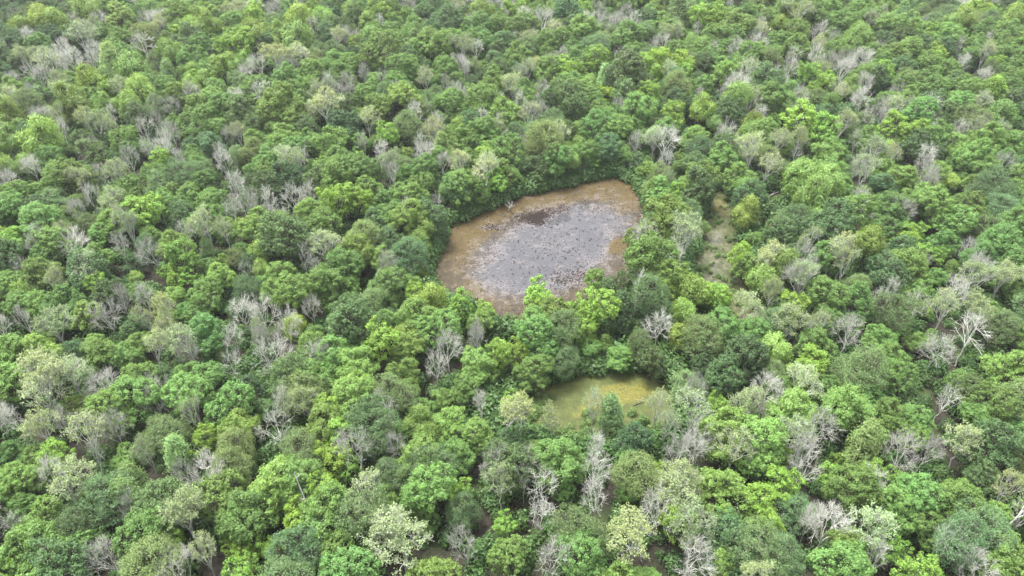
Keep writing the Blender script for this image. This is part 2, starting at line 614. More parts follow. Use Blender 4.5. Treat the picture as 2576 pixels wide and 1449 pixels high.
def lobed_tips(rng, n, lobes, rz=1.0, low=-0.35):
    """points on the outside of a cluster of lobes [(centre, radius)], facing out"""
    out, dirs = [], []
    L = np.array([[*c, r] for c, r in lobes])
    w = L[:, 3] ** 2
    w = w / w.sum()
    tries = 0
    while len(out) < n and tries < n * 60:
        tries += 1
        i = rng.choice(len(L), p=w)
        d = nrm(rng.normal(0, 1, 3))
        if d[2] < low:
            continue
        p = L[i, :3] + d * L[i, 3] * np.array([1, 1, rz]) * rng.uniform(0.86, 1.05)
        dd = np.sqrt((((p - L[:, :3]) / [1, 1, rz]) ** 2).sum(1)) / L[:, 3]
        dd[i] = 9
        if dd.min() < 0.85:
            continue
        if out:
            q = np.array(out)
            if ((q - p) ** 2).sum(1).min() < (0.35 * L[:, 3].mean() * 0.55) ** 2:
                if rng.random() < 0.8:
                    continue
        out.append(p)
        dirs.append(d)
    return np.array(out), np.array(dirs)


def make_lobes(rng, n, R0, z0, z1, spread=0.55, rr=(0.42, 0.6)):
    lobes = []
    for i in range(n):
        a = i / n * 2 * math.pi + rng.normal(0, .35)
        q = rng.uniform(.65, 1.0) * spread * R0 if i else 0.1
        t = rng.uniform(0, 1)
        r = R0 * rng.uniform(*rr)
        z = z0 + (z1 - z0) * (t if i else 1.0)
        lobes.append(((q * math.cos(a), q * math.sin(a), z), r))
    return lobes


PROTO = {}


def add_proto(kind, wood_t, wood_b, leaf, m_wood, m_leaf, width, zc):
    """store trunk mesh, crown mesh and a joined one-piece mesh"""
    i = len(PROTO.setdefault(kind, []))
    vt, ft = wood_t
    trunk = mesh_from(kind + '_trunk', vt, ft, mats=[m_wood], smooth=True)
    vs, fs, mi = [wood_b[0]], [wood_b[1]], [np.zeros(len(wood_b[1]), int)]
    if leaf is not None:
        vs.append(leaf[0])
        fs.append(leaf[1] + len(wood_b[0]))
        mi.append(np.ones(len(leaf[1]), int))
    V, F, MI = np.concatenate(vs), np.concatenate(fs), np.concatenate(mi)
    crown = mesh_from(kind + '_crown', V, F, mats=[m_wood, m_leaf], mat_idx=MI)
    one = mesh_from(kind + '_whole', np.concatenate([vt, V]), np.concatenate([ft, F + len(vt)]),
                    mats=[m_wood, m_leaf], mat_idx=np.concatenate([np.zeros(len(ft), int), MI]))
    PROTO[kind].append(dict(trunk=trunk, crown=crown, one=one, width=width, zc=zc,
                            lv=leaf, wood=(vt, ft), top=float(V[:, 2].max())))


def clump_leaves(rng, tips, dirs, rc, per, leaf, squash=0.75, up=0.6):
    cs, ns, ss = [], [], []
    for p, d in zip(tips, dirs):
        r = rc * rng.uniform(.55, 1.35)
        k = max(8, int(per * (r / rc) ** 1.5 * rng.uniform(.7, 1.2)))
        ax = nrm(d + np.array([0, 0, up]) + rng.normal(0, .25, 3))
        q = nrm(rng.normal(0, 1, (k, 3)) + 0.7 * ax)
        # a few shoots stick out of every bunch
        sh = nrm(rng.normal(0, 1, (5, 3)) + ax)
        pull = np.clip((q @ sh.T).max(1), 0, 1)[:, None] ** 6
        rad = r * (rng.uniform(.4, 1.0, (k, 1)) ** .5) * (.7 + .55 * pull)
        cs.append(p + q * rad * [1, 1, squash])
        ns.append(q + np.array([0, 0, up]) + rng.normal(0, .5, (k, 3)))
        ss.append(leaf * rng.uniform(.5, 1.35, k))
        # loose leaves between the bunches
        k = max(3, k // 5)
        q = nrm(rng.normal(0, 1, (k, 3)))
        cs.append(p - d * r * .3 + q * r * rng.uniform(.8, 1.7, (k, 1)))
        ns.append(d + np.array([0, 0, .6]) + rng.normal(0, .5, (k, 3)))
        ss.append(leaf * rng.uniform(.6, 1.3, k))
    return np.concatenate(cs), np.concatenate(ns), np.concatenate(ss)


def build_protos():
    # broadleaf with separate leafy bunches at the branch ends (10 m wide, 16 m high)
    for i in range(9):
        rng = np.random.default_rng(100 + i)
        lobes = make_lobes(rng, 7 + i % 4, 5.0, 5.2 + .3 * (i % 4), 10.8 + .5 * (i % 3), 0.56 + .05 * (i % 3), (0.34 + .03 * (i % 3), 0.56))
        tips, dirs = lobed_tips(rng, 150 + 14 * (i % 4), lobes, 1.0, -0.55)
        t, b, e = skeleton(tips - dirs * .4, 7.0, rng, 0.28, 6, 6)
        c, n, s = clump_leaves(rng, tips, dirs, (.62, .74, .86)[i % 3], (105, 128, 145)[i % 3], (.138, .15, .165)[i % 3], .75, .5)
        add_proto('G', t, b, leaves(c, n, s, rng), M_BARK, M_LEAF, 10.0, 9.6)
    # dense round crown, small bunches
    for i in range(4):
        rng = np.random.default_rng(200 + i)
        lobes = make_lobes(rng, 11, 5.0, 4.8, 11.4, 0.62, (0.36, 0.52))
        tips, dirs = lobed_tips(rng, 260, lobes, 1.0, -0.6)
        t, b, e = skeleton(tips - dirs * .5, 6.0, rng, 0.32, 7, 7)
        c, n, s = clump_leaves(rng, tips, dirs, 0.64, 64, 0.155, .8, .45)
        add_proto('D', t, b, leaves(c, n, s, rng), M_BARK, M_LEAF, 10.0, 9.2)
    # feathery soft crown: fine sprays on upswept branches
    for i in range(4):
        rng = np.random.default_rng(300 + i)
        lobes = make_lobes(rng, 9, 5.0, 5.4, 11.6, 0.58, (0.4, 0.56))
        tips, dirs = lobed_tips(rng, 260, lobes, 1.0, -0.55)
        t, b, e = skeleton(tips - dirs * .5, 6.5, rng, 0.27, 7, 7)
        c, n, s = clump_leaves(rng, tips, dirs, 0.85, 56, 0.14, .6, .3)
        add_proto('M', t, b, leaves(c, n, s, rng, 0.42), M_BARK, M_SOFT, 10.0, 9.5)
    # smaller upright tree with loose bright bunches (6.5 m wide, 12 m high)
    for i in range(4):
        rng = np.random.default_rng(400 + i)
        lobes = [((rng.normal(0, .9), rng.normal(0, .9), z), r) for z, r in ((5.6, 1.9), (7.0, 2.3), (8.6, 2.0), (10.0, 1.4))]
        lobes += [((1.7 * math.cos(a), 1.7 * math.sin(a), rng.uniform(6, 8)), 1.5) for a in rng.uniform(0, 6.28, 3)]
        tips, dirs = lobed_tips(rng, 70, lobes, 1.0, -0.4)
        t, b, e = skeleton(tips - dirs * .3, 6.0, rng, 0.17, 6, 4, fork=.55)
        c, n, s = clump_leaves(rng, tips, dirs, 0.62, 96, 0.145, .8, .5)
        add_proto('Y', t, b, leaves(c, n, s, rng), M_BARK, M_LEAF, 6.6, 7.8)
    # willow: billowing lobes of long hanging leaves (7 m wide, 13 m high)
    for i in range(4):
        rng = np.random.default_rng(500 + i)
        lobes = [((rng.normal(0, .5), rng.normal(0, .5), 10.2), 1.9)]
        for k in range(6):
            a = k / 6 * 6.28 + rng.normal(0, .3)
            q = rng.uniform(1.2, 2.1)
            lobes.append(((q * math.cos(a), q * math.sin(a), rng.uniform(6.2, 9.2)), rng.uniform(1.4, 2.0)))
        tips, dirs = lobed_tips(rng, 150, lobes, 1.15, -0.75)
        t, b, e = skeleton(tips - dirs * .5, 5.0, rng, 0.22, 6, 6, fork=.5)
        k = 46
        c = np.repeat(tips, k, 0) + rng.normal(0, .42, (len(tips) * k, 3)) * [1, 1, 1.1]
        n = np.repeat(dirs, k, 0) + rng.normal(0, .45, (len(tips) * k, 3)) + [0, 0, .25]
        ax = np.repeat(dirs, k, 0) * .5 + [0, 0, -1] + rng.normal(0, .35, c.shape)
        s = .24 * rng.uniform(.7, 1.3, len(c))
        add_proto('W', t, b, leaves(c, n, s, rng, .36, ax), M_BARK, M_SOFT, 7.0, 8.6)
    # cypress: soft narrow cone with one stem (5 m wide, 14 m high)
    for i in range(3):
        rng = np.random.default_rng(600 + i)
        tips, dirs = [], []
        for k in range(190):
            u = rng.uniform(0, 1)
            z = 2.5 + 8.5 * u ** 0.9
            rr = 2.6 * (1 - ((z - 2.5) / 8.9)) ** .6 * rng.uniform(.55, 1.05) + .1
            a = rng.uniform(0, 6.28)
            tips.append((rr * math.cos(a), rr * math.sin(a), z + rng.normal(0, .15)))
            dirs.append((math.cos(a), math.sin(a), .35))
        tips, dirs = np.array(tips), nrm(np.array(dirs))
        VT, FT, VB, FB = [], [], [], []
        tube(VT, FT, [(0, 0, -1), (0, 0, 1.2), (.1, 0, 5), (.05, .05, 10.7)], [.38, .24, .16, .03], 6)
        for p in tips:
            tube(VB, FB, [(.07, .03, p[2] - .5), p], [.05, .02], 3)
        k = 38
        c = np.repeat(tips, k, 0) + rng.normal(0, .36, (len(tips) * k, 3)) * [1, 1, .8]
        n = np.repeat(dirs, k, 0) + rng.normal(0, .5, c.shape) + [0, 0, .7]
        s = .17 * rng.uniform(.7, 1.3, len(c))
        add_proto('C', (np.concatenate(VT), np.concatenate(FT)), (np.concatenate(VB), np.concatenate(FB)),
                  leaves(c, n, s, rng, .4), M_BARK, M_SOFT, 5.2, 6.6)
    # bare tree: fan of pale limbs and twigs (9 m wide, 14 m high)
    for i in range(10):
        rng = np.random.default_rng(700 + i)
        Rw = (4.5, 3.4, 4.8, 4.0, 4.4)[i % 5]
        ball = (7.2, 6.5, 8.0, 7.5, 6.2)[i % 5]
        high = (5.6, 7.0, 4.4, 5.6, 6.6)[i % 5]
        gap = rng.uniform(0, 6.28)                       # most have lost a limb on one side
        P = []
        while len(P) < (62, 46, 66, 34, 54)[i % 5]:
            d = nrm(rng.normal(0, 1, 3))
            if d[2] < -0.02:
                continue
            if math.cos(math.atan2(d[1], d[0]) - gap) > .75 and d[2] < .7 and i % 3:
                continue
            r = rng.uniform(.45, 1.08) ** .6
            P.append((d[0] * Rw * r, d[1] * Rw * r, ball + d[2] * high * r))
        tips = np.array(P)
        t, b, e = skeleton(tips, (5.5, 5.0, 6.0, 6.2, 4.4)[i % 5], rng, 0.175, 4 + i % 4, 4, twigs=6 if i % 5 != 3 else 4, tw_len=1.75, r_tip=.025, r_tw=.018, fork=.55)
        add_proto('B', t, b, None, M_PALE, M_LEAF, 9.6, 9.8)
    # budding tree: the same kind of fan with sparse pale new leaves
    for i in range(5):
        rng = np.random.default_rng(800 + i)
        lobes = make_lobes(rng, 6, 4.4, 8.0, 11.5, 0.6, (0.42, 0.56))
        tips, dirs = lobed_tips(rng, 66, lobes, 1.0, -0.25)
        t, b, e = skeleton(tips, 6.0, rng, 0.24, 6, 4, twigs=3, tw_len=1.2, r_tip=.035, r_tw=.022, fork=.65)
        e = e[rng.random(len(e)) < (.5 if i < 3 else .3)]
        k = 8
        c = np.repeat(e, k, 0) + rng.normal(0, .3, (len(e) * k, 3)) * [1, 1, .7]
        n = rng.normal(0, .6, c.shape) + [0, 0, 1]
        s = .17 * rng.uniform(.6, 1.3, len(c))
        add_proto('P', t, b, leaves(c, n, s, rng), M_PALE, M_LEAF, 9.2, 9.8)


build_protos()

# ------------------------------------------------------------------ survey of the trees in the photograph
# per view: origin and scale into picture units, then kind x,y[,width]
S3 = 0.3335
SURVEY = [
 (0, 0, S3, """W290,130,200 W400,150,180 W140,200,150 W640,80,220 D80,300,200 D150,90,160 D380,60,160 D40,60,150 B570,170,150 B740,160,150
 G900,90,250 P640,260,250 P720,220 B1070,300,230 B460,400,150 P350,480,200 P190,460,150 B510,450,200 G300,330,200 G900,280,160 G1330,90,220
 G1560,100,250 D1430,270,200 W1500,320,90 D1320,340 W1290,390,170 G1240,420,150 G860,420,200 W670,600,200 W1060,660,200 G1320,690,160
 C945,580,80 C1110,570,80 C1250,560,130 C1490,440,70 C1640,500,90 W1380,570,110 W1430,630,120 W1540,610,120 W1720,470,120 W1560,450,90
 C800,600,90 W980,770,160 W900,720,90 W820,800 W740,880,130 C580,850,80 C500,880,80 C940,880,90 B1300,840,130 B1450,740,130 G1640,730,220
 G1760,720,150 G1400,910,200 P1170,850,130 G1930,660,200 G2110,790,300 D1830,840,260 D1910,950,200 G2160,560,250 B2100,620,110 G2370,540,200
 G2330,640,150 B1960,500,150 B2160,500,150 P2080,430,200 B1860,560,120 B2480,640,130 P2390,740,150 B2200,920,120 G2310,830,120 G2250,1080,220
 G2130,1020,200 B1100,980,160 B1200,980,80 B1310,1020,150 B870,920,120 G1460,980,180 G930,1020,200 P860,1040,120 D620,1060,180 D690,1150
 D1600,1070,220 P1840,1040,140 B1740,1060,130 D1440,1090,140 G2000,1190,250 P2160,1220 G1480,1240,160 B1250,1170,150 B1140,1170,120
 B1360,1260,130 B1000,1250,150 G1150,1310,180 B1700,1260,180 B1650,1210,130 G1540,1360,200 G560,1310,280 G440,1330,220 G390,1190,200
 W190,1220,130 B240,1300,160 B60,1400,180 W60,1050,200 G160,950,200 C350,1010,100 B330,900,170 B480,1030,130 P440,740 B740,1160,150
 B670,1160,150 B230,560,140 B320,590 B110,640,120 G240,650,130 G300,690,120 P80,740,200 B260,740,150 P460,650,150 G560,740,120 G930,380,150
 G2440,1230,160 D2000,1400,250 B1780,1390 P900,1330 B770,1370,150 P650,1400 G970,1400,180 W2070,340,120 P2250,400,200 D2200,120 W2450,120,150
 W2100,220,120 B2060,120,100 P1760,90,200 D1620,180 D2030,330 W1900,250,200 W2250,270,200 D2480,250 P2550,330"""),
 (859, 0, S3, """G1080,290,200 G590,210,170 D620,110,170 G290,360,300 D170,450,160 G500,500,180 D620,500,150 G720,350,220 D780,130,250 G1030,190,200
 G1390,170,300 G1270,240,180 B1940,70,130 B2150,100,150 D1700,90,250 G1850,210,250 G1570,80 P1590,230,150 B1910,280,60 G2180,260,250
 G1720,360,180 G1560,320,200 B1420,350,60 B1020,390,120 B900,530,80 B840,540,80 P930,410,100 D1170,460,180 B1560,500,130 D1480,490,120
 P1400,570,130 P1010,570,70 D1000,620,110 P620,630,150 G1130,650,200 P1350,600,120 D2140,530,330 C1990,600,140 D2280,640,220 W1860,660,150
 D1740,730,300 G1080,770,260 G420,650,170 G490,750,250 B800,690,100 G270,820,260 G100,870,150 M500,950,250 M1440,1010,150 B690,1050,120
 P700,1010 B660,910,80 P200,930,180 G330,1030,160 G140,1060,140 G460,1160,150 B280,1180,180 B170,1150,100 B590,1140,120 B400,1370,140
 C820,1180,90 G630,1260,220 P360,1260 G620,1370,200 B770,1310,80 G850,1390 P1110,1270,230 G1210,1160,90 B1360,1150,110 M1500,1080,300
 G1660,1220,250 G1900,920,260 G1780,990,150 G1650,880,130 W1790,1090,110 G1890,1180,200 W1810,1290,150 D2040,1190 G2220,830,280 B2090,870,90
 P1400,880,180 B1360,810,120 B1460,850 D1560,790 B1180,820,80 B940,820,80 G1030,860,160 D960,950 G2440,970 B2440,1030,250 P2350,1080
 B2450,1290,100 G2300,1270,150 G2360,1400,250 D2170,1240,150 G1270,1310 P2450,290 C2480,240,60 P2530,290 B2420,340 D1200,380 D550,320
 W900,960 G60,480 D340,740 G280,600,140 B80,740,100 B40,640 D30,800 B50,330,120 B300,230,100 G200,150 D100,130 W60,60 W330,40 B500,60
 D920,100 P870,60 G1150,90 G820,30 D2480,50 G2350,60"""),
 (1718, 0, S3, """W720,190,120 W850,110 G570,90 G400,160,250 G160,330,150 G220,430,220 B90,300,90 D140,500 P480,530,220 B490,300,110 B410,240 P620,250
 G850,250,200 B1040,250,130 P880,70,250 G1000,100,200 B1150,310,110 B1350,290,120 G1230,290,120 G1420,330,140 G1700,190,250 G1480,90 G1820,210
 G1980,270,200 G2290,190,160 W2490,120,150 D1530,330 D1800,320 G1600,410,200 D1960,370 P1020,370 G1080,390,170 B1000,440,150 B1110,500,130
 B850,430 P1040,570,150 B800,520 D640,620,280 G850,660,160 W420,730,220 P500,790 B250,790,110 W800,790,130 G1150,640,130 M1020,730,160
 B1350,640,160 W1400,550,150 G1480,650,120 B1610,700,130 D1480,580 G1690,640,200 G1860,580 D2050,620 B2110,490 P2280,440 G2450,420 G2480,640
 B2270,600 G2110,650 G2120,800,220 G2370,880,250 G1780,860,250 D1900,760 P1590,830,160 B1480,840,150 B1380,930,150 P1180,770,120 D1250,850
 W1000,950,110 D960,850,100 B870,880 B550,880 W230,940,130 W450,1020,110 G80,1000,180 B330,1010 G560,1140,160 P710,1100 P860,1110,150
 G1080,1150,240 P1190,980 G1400,1040,200 B1280,1120,140 W1540,1130,120 B1840,1160,220 D1780,1080 B2060,1030,150 G2190,1180,250 P2350,1030,160
 G2430,1180,160 B2400,1280,160 W1090,1370,230 P1330,1320,200 B1300,1280 P1570,1230,150 G1650,1340 B1840,1380,160 G2280,1290,150 G140,1330,260
 G300,1180 G450,1300 P640,1280 B850,1250,100 G930,1310,80 W480,1420,160 W2010,1370,120 G2200,1400,180 D2480,770 P2260,800"""),
 (0, 483, S3, """G90,160,220 G60,130 D280,150,250 G370,230,130 B610,220,140 G530,160,140 B690,80,150 P850,110 G1000,80,220 D1350,150,230 G1590,170,200
 G1520,220,120 G840,210,250 G730,290,200 G1020,200,160 W1830,270,140 G2130,270 D2180,290,400 G2340,150,220 B1930,150,160 B2040,130,150 B2200,70
 B2320,40,170 B1440,380,100 P1550,320 G1150,330,160 P1020,360,150 B920,470,130 B1160,480,220 D1010,530,140 G1310,390 G730,470,250 P540,400,150
 B560,420 G440,360 G320,490,220 G290,620,270 D60,480 G60,650,160 D640,570 P640,620 G790,650,150 C1560,430,120 G1680,510,130 G1820,440,120
 W1970,440,150 W1960,590,140 B2300,560,150 P2480,450,250 Y1240,600,120 Y1330,660,150 W1020,650,100 G1660,610,230 G1550,760,250 G1300,780,170
 B1860,680,130 G1080,760,200 D820,780,260 G480,830,250 G130,830,250 W290,780,110 G640,920,230 G2080,760,220 G2270,760,300 G2450,680 G1970,700,100
 B1840,900,250 B2000,920 B960,890,130 B1120,880,130 B790,940 G1540,1020,270 P1300,960,200 G1390,890,100 G320,1160,330 G740,1150,200 D560,1230,220
 M430,1300,100 M550,1320,180 B220,1030,150 B50,1080,130 P430,1040 D1000,1000,200 P1160,1040,130 P1300,1120,170 P1420,1150 G950,1220,220
 P1190,1240,200 B1450,1250,180 W2230,1000,170 W2350,1140,180 B2370,960,150 G2520,950,150 B2060,1210,320 B1760,1170,200 C1670,1200,80
 C1960,1060,120 B1780,1350,200 G1560,1370,270 G1000,1390 P320,1400,380 P590,1420 G50,1400 B2480,1340,160 G2330,1390 G2520,1230 B2400,1250 D2200,1400"""),
 (943, 409, S3, """G270,360,350 G110,290 D700,230,260 G640,170 P820,90,230 G870,290,200 D120,590,250 G330,620,220 M270,680 W490,610,170 W390,790,120
 B90,830,170 B120,150,120 G220,850,120 D500,400 G180,400 B480,370,70 D640,430,100 Y1090,190,180 W1550,70,140 D1310,100,200 D1665,105,80
 G2060,170,200 P2180,210,120 G2160,370,330 G1960,530,180 Y2180,560,140 P2370,560 B2050,540 G2080,750,400 P2330,640 D2440,150,280
 W2490,470,100 Y1690,930,180 Y1620,1040,110 D1830,980,280 B1990,950,180 G2100,950,250 D1850,1150,250 G2180,900 Y1210,970,230 Y1250,1060,200
 Y1460,1060,90 Y1540,1070,50 W430,1030,230 Y660,1090,200 Y820,1090,160 G820,1190,230 G480,1240,330 G1240,1230,300 G1390,1170 Y930,1380,150
 B780,1390,100 Y1560,1240 G1750,1360,150 Y1620,1340,70 Y1900,1420,120 M1400,1260 M2060,1060 M2130,1180,200 W2300,1120,190 W2290,1300,170
 Y2440,950 W2420,990,140 Y2560,1000 M2000,1380,200 M2500,1280"""),
 (1635, 440, S3, """G650,100,120 G790,110,100 W740,240,210 M1010,325,110 G790,470,150 Y700,590,180 G740,660,200 D1010,400,250 D1350,330,350 D1380,440,300
 W1300,150,250 W1190,180 W1650,500,230 G1720,210,120 B1560,190,200 B1900,290,220 B2090,90,180 G2130,230,300 G2420,230 G2230,480,250 G1830,250
 W830,800,220 Y540,920,190 W340,860 P1170,560,150 Y1040,700,150 W1030,670 Y1210,700,110 B1140,670 P940,660 B1100,800 P1140,870,200 P1450,740,180
 P1380,610 P1440,620 G1330,590 G1560,920,320 M1850,1050,300 B1760,960,150 G1340,880 P880,950,160 Y1060,970 M930,1080,220 G1330,1110,250
 P1080,1120 P700,1000 W970,1310,230 G1270,1280 M420,1220 D720,1330 G570,1150 B1480,1200 P2200,1040,220 B2420,1200,330 B2150,1330 B2280,930,200
 G2060,1010,150 G2000,1250,130 G2160,760,130 G2290,720,120 B2030,730,90 D1870,560 G1960,700 D1800,740 B2370,630,150 B2440,720 P2410,840
 G2490,600 Y1980,430 Y1250,1420 G1800,1360,220"""),
 (0, 966, S3, """P380,100,350 G60,60,160 G840,210,320 G560,190,180 G1000,90 B1180,210,190 B1150,60 B800,40 B1440,200,200 B40,330,120 B160,350,200
 P380,370,250 B560,370,140 G1700,160,350 G1420,60 M1260,390,320 C1330,540,200 P1510,370,120 M1740,500,300 M1720,620,350 B2080,330,370
 P2320,240,200 Y2480,140 G2450,240 Y2540,390 M2290,80 M2280,520 B900,400,230 P720,400 G920,540,220 Y420,560,250 G60,560,220 G180,710,300
 B740,640,180 P1160,640,150 C1000,700,190 C950,850,230 B440,770,200 P540,820 G640,880,140 G320,960,240 M580,1060,280 M780,1000,220 M800,850
 B1430,760,160 B1540,750 W1480,870,160 G1640,830 C1300,1020,200 P1440,1050 G1860,980,420 B990,1020,200 B140,1100,260 Y390,1150,150
 Y1270,1220,230 Y1080,1280,200 G1100,1160 B830,1340,300 Y1740,1240,130 Y2060,1240,220 M2270,1260,380 G2240,760 Y2440,790 G2060,800
 P1580,1370,220 B1380,1400 G260,1400,250 Y50,1350 G180,1260 Y1830,1430 D450,1420 M1150,1400 G2500,970 D1200,870 Y2480,600"""),
 (859, 966, S3, """G100,100 M390,80 B340,220,250 W590,280,230 W640,370,180 G830,270,270 G400,390,220 G590,560 G870,520,250 M630,640 D200,250 M250,380
 B400,540,180 B140,530 Y50,650,200 M380,680,280 G560,760,180 G700,780 G320,870,220 B1060,220,150 Y1300,130,170 P1250,270 D1250,420,230
 B1350,320,150 B1130,630,260 B1400,620,220 P1570,370,180 B1370,790,180 B1520,760 P1200,830,230 Y910,820,210 M900,960,280 G650,1010,220
 W290,1020,200 P450,1200,480 P300,1150 B920,1270,280 Y1240,1060,180 G1270,1290,320 B1520,1060,250 B1600,1350 G1640,560 G1660,760,160 M1790,1100
 G1480,480,180 B1920,560,180 B1900,680,300 B1920,900,280 G2130,560,200 G2170,780,200 Y2390,660,150 M2250,680 P1890,270,160 C2070,195,210
 D2200,400,300 P2400,230,190 B2540,540 P2500,780 P2200,1150,420 G1800,1320,400 M2340,960,200 P2560,880 Y2550,1000 G700,1430 C1700,480,80
 M150,1000 P180,880 D1280,560 G60,1420 B2400,960"""),
 (1718, 966, S3, """B90,100,180 P60,250 Y270,180,200 G320,370 Y480,210,180 P480,230 B680,170,170 B620,60 P860,60 G830,200 G1280,160,380 G1560,230,260
 G1780,270,250 B1050,340,300 P820,410 C1370,460,260 Y1180,570,120 P410,510 P530,600,130 Y700,530,180 G600,430 B120,400 B70,540,200 G340,780,430
 B890,690,300 B900,570 Y760,780 G1270,820,430 G1810,830,350 Y1580,740,200 P2080,480,260 B1810,560,200 B1600,530 G2250,260,250 G2340,150
 B1930,190,200 M2480,620,250 D2330,480 G2100,900 G1850,1080,300 M1300,1040,200 P1370,1130 P60,880,180 P60,1110 Y300,1040,230 Y640,1060,260
 Y560,930 M860,950,300 B930,1110,200 B1090,1080 D330,1180 M740,1290,400 M520,1270 W290,1360,230 P490,1410,170 B60,1350 G1240,1260,300
 Y1620,1240,260 B1940,1310,280 P2350,920,200 M2280,1150 M2150,1200 G2440,1300 B2190,1420 B1430,1380,180 G1190,1400 M2540,150"""),
 (0, 0, 1.0, """D885,805,140 B820,925,80 G890,910,110 Y950,850,60 G1010,930,90 B1100,945,60 Y1260,900,70 G1350,850,110 G1340,930,90 B1205,885,40
 M1415,893,80 G1560,890,60 G1480,870,60 D1640,900,80 M1720,960,80 G880,620,90 M940,770,80 G985,690,60"""),
]
DEF_W = dict(G=8.5, D=9.0, M=8.5, Y=6.0, W=6.5, C=4.6, P=7.0, B=7.0)
TREES = []      # dicts: kind, x, y, s (scale), src


def place(kind, px, py, wpx):
    p = PROTO[kind][0]
    z = p['zc']
    for _ in range(3):
        x, y = at(px, py, z)
        d = proj(x, y, z)[2]
        w = wpx * d / FOC if wpx else DEF_W[kind]
        s = min(max(w / p['width'], 0.42), 1.5)
        z = p['zc'] * (s if s < 1.15 else 1.15 + (s - 1.15) * .5)
    return x, y, s


rnd = random.Random(7)
for ox, oy, sc, txt in SURVEY:
    for tok in txt.split():
        v = [float(q) for q in tok[1:].split(',')]
        px, py = ox + v[0] * sc, oy + v[1] * sc
        w = v[2] * sc if len(v) > 2 else 0
        x, y, s = place(tok[0], px, py, w)
        TREES.append(dict(kind=tok[0], x=x, y=y, s=s, px=px, py=py, src=1))

# surveyed trees of the far and left banks stand on the bank, not in the water
for t in TREES:
    if t['kind'] in 'GDMWY' and (t['py'] < 560 or t['px'] < 1130) and t['px'] > 900:
        for _ in range(14):
            q = poly_sd(PONDS['brown'], np.array([t['x'], t['x'] + .5, t['x']]), np.array([t['y'], t['y'], t['y'] + .5]))
            if q[0] > .8 + 1.5 * t['s'] or q[0] < -14:
                break
            g = np.array([q[1] - q[0], q[2] - q[0]])
            g /= np.hypot(*g) + 1e-9
            t['x'] += g[0] * .6
            t['y'] += g[1] * .6

# self-sown trees between the surveyed ones
rng = np.random.default_rng(11)
XY = np.array([[t['x'], t['y']] for t in TREES])
DD = np.array([t['s'] * PROTO[t['kind']][0]['width'] for t in TREES])
KK = [t['kind'] for t in TREES]
n_cand = 30000
cx = rng.uniform(-310, 310, n_cand)
cy = rng.uniform(46, 440, n_cand)
px0, py0, dep = proj(cx, cy, np.full(n_cand, 6.0))
ok = (px0 > -240) & (px0 < PW + 240) & (py0 < PH + 200) & (py0 > -150)
cx, cy, px0, py0 = cx[ok], cy[ok], px0[ok], py0[ok]
csd = all_sd(cx, cy)
keepout = np.zeros(len(cx), bool)            # open water stays in view
for zt, rt in ((4.0, 3.5), (8.0, 4.0), (12.0, 1.5)):
    qx, qy, dd = proj(cx, cy, zt)
    rp = rt * FOC / dd
    for poly in VIS_P.values():
        for ox_ in (-.8, 0, .8):
            keepout |= poly_sd(poly, qx + rp * ox_, qy) < 0
okc = np.nonzero((csd > 1.0) & ~keepout)[0]
n0 = len(XY)
XYa = np.zeros((6000, 2))
DDa = np.zeros(6000)
XYa[:n0], DDa[:n0] = XY, DD
BK = np.ones(6000)
BK[:n0] = [1.5 if k in 'B' else 1.15 if k in 'PC' else 1.0 for k in KK]     # thin crowns stand a little freer
nt_ = n0
for tight in (0, 1):
    for i in okc:
        d2 = np.hypot(XYa[:nt_, 0] - cx[i], XYa[:nt_, 1] - cy[i])
        inframe = -20 < px0[i] < PW + 20 and -40 < py0[i] < PH + 30
        size = rng.uniform(7.0, 10.5) if not tight else rng.uniform(4.2, 7.0)
        if (d2 < (0.36 if not tight else 0.31) * (DDa[:nt_] + size) * BK[:nt_]).any():
            continue
        near = KK[int(d2.argmin())] if rng.random() < .45 else None
        kind = near or rng.choice(list('GGGGGGGDDMMMYYPBBW'))
        if kind in 'CWP' and rng.random() < .5:
            kind = 'G'
        if nt_ >= 6000:
            break
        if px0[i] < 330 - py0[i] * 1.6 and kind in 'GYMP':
            kind = 'D'                                   # cloud shadow over the far left corner, put in as darker trees
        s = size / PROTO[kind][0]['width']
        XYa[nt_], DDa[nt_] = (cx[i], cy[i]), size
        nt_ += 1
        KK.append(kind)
        TREES.append(dict(kind=kind, x=cx[i], y=cy[i], s=s, src=0 if inframe else -1))

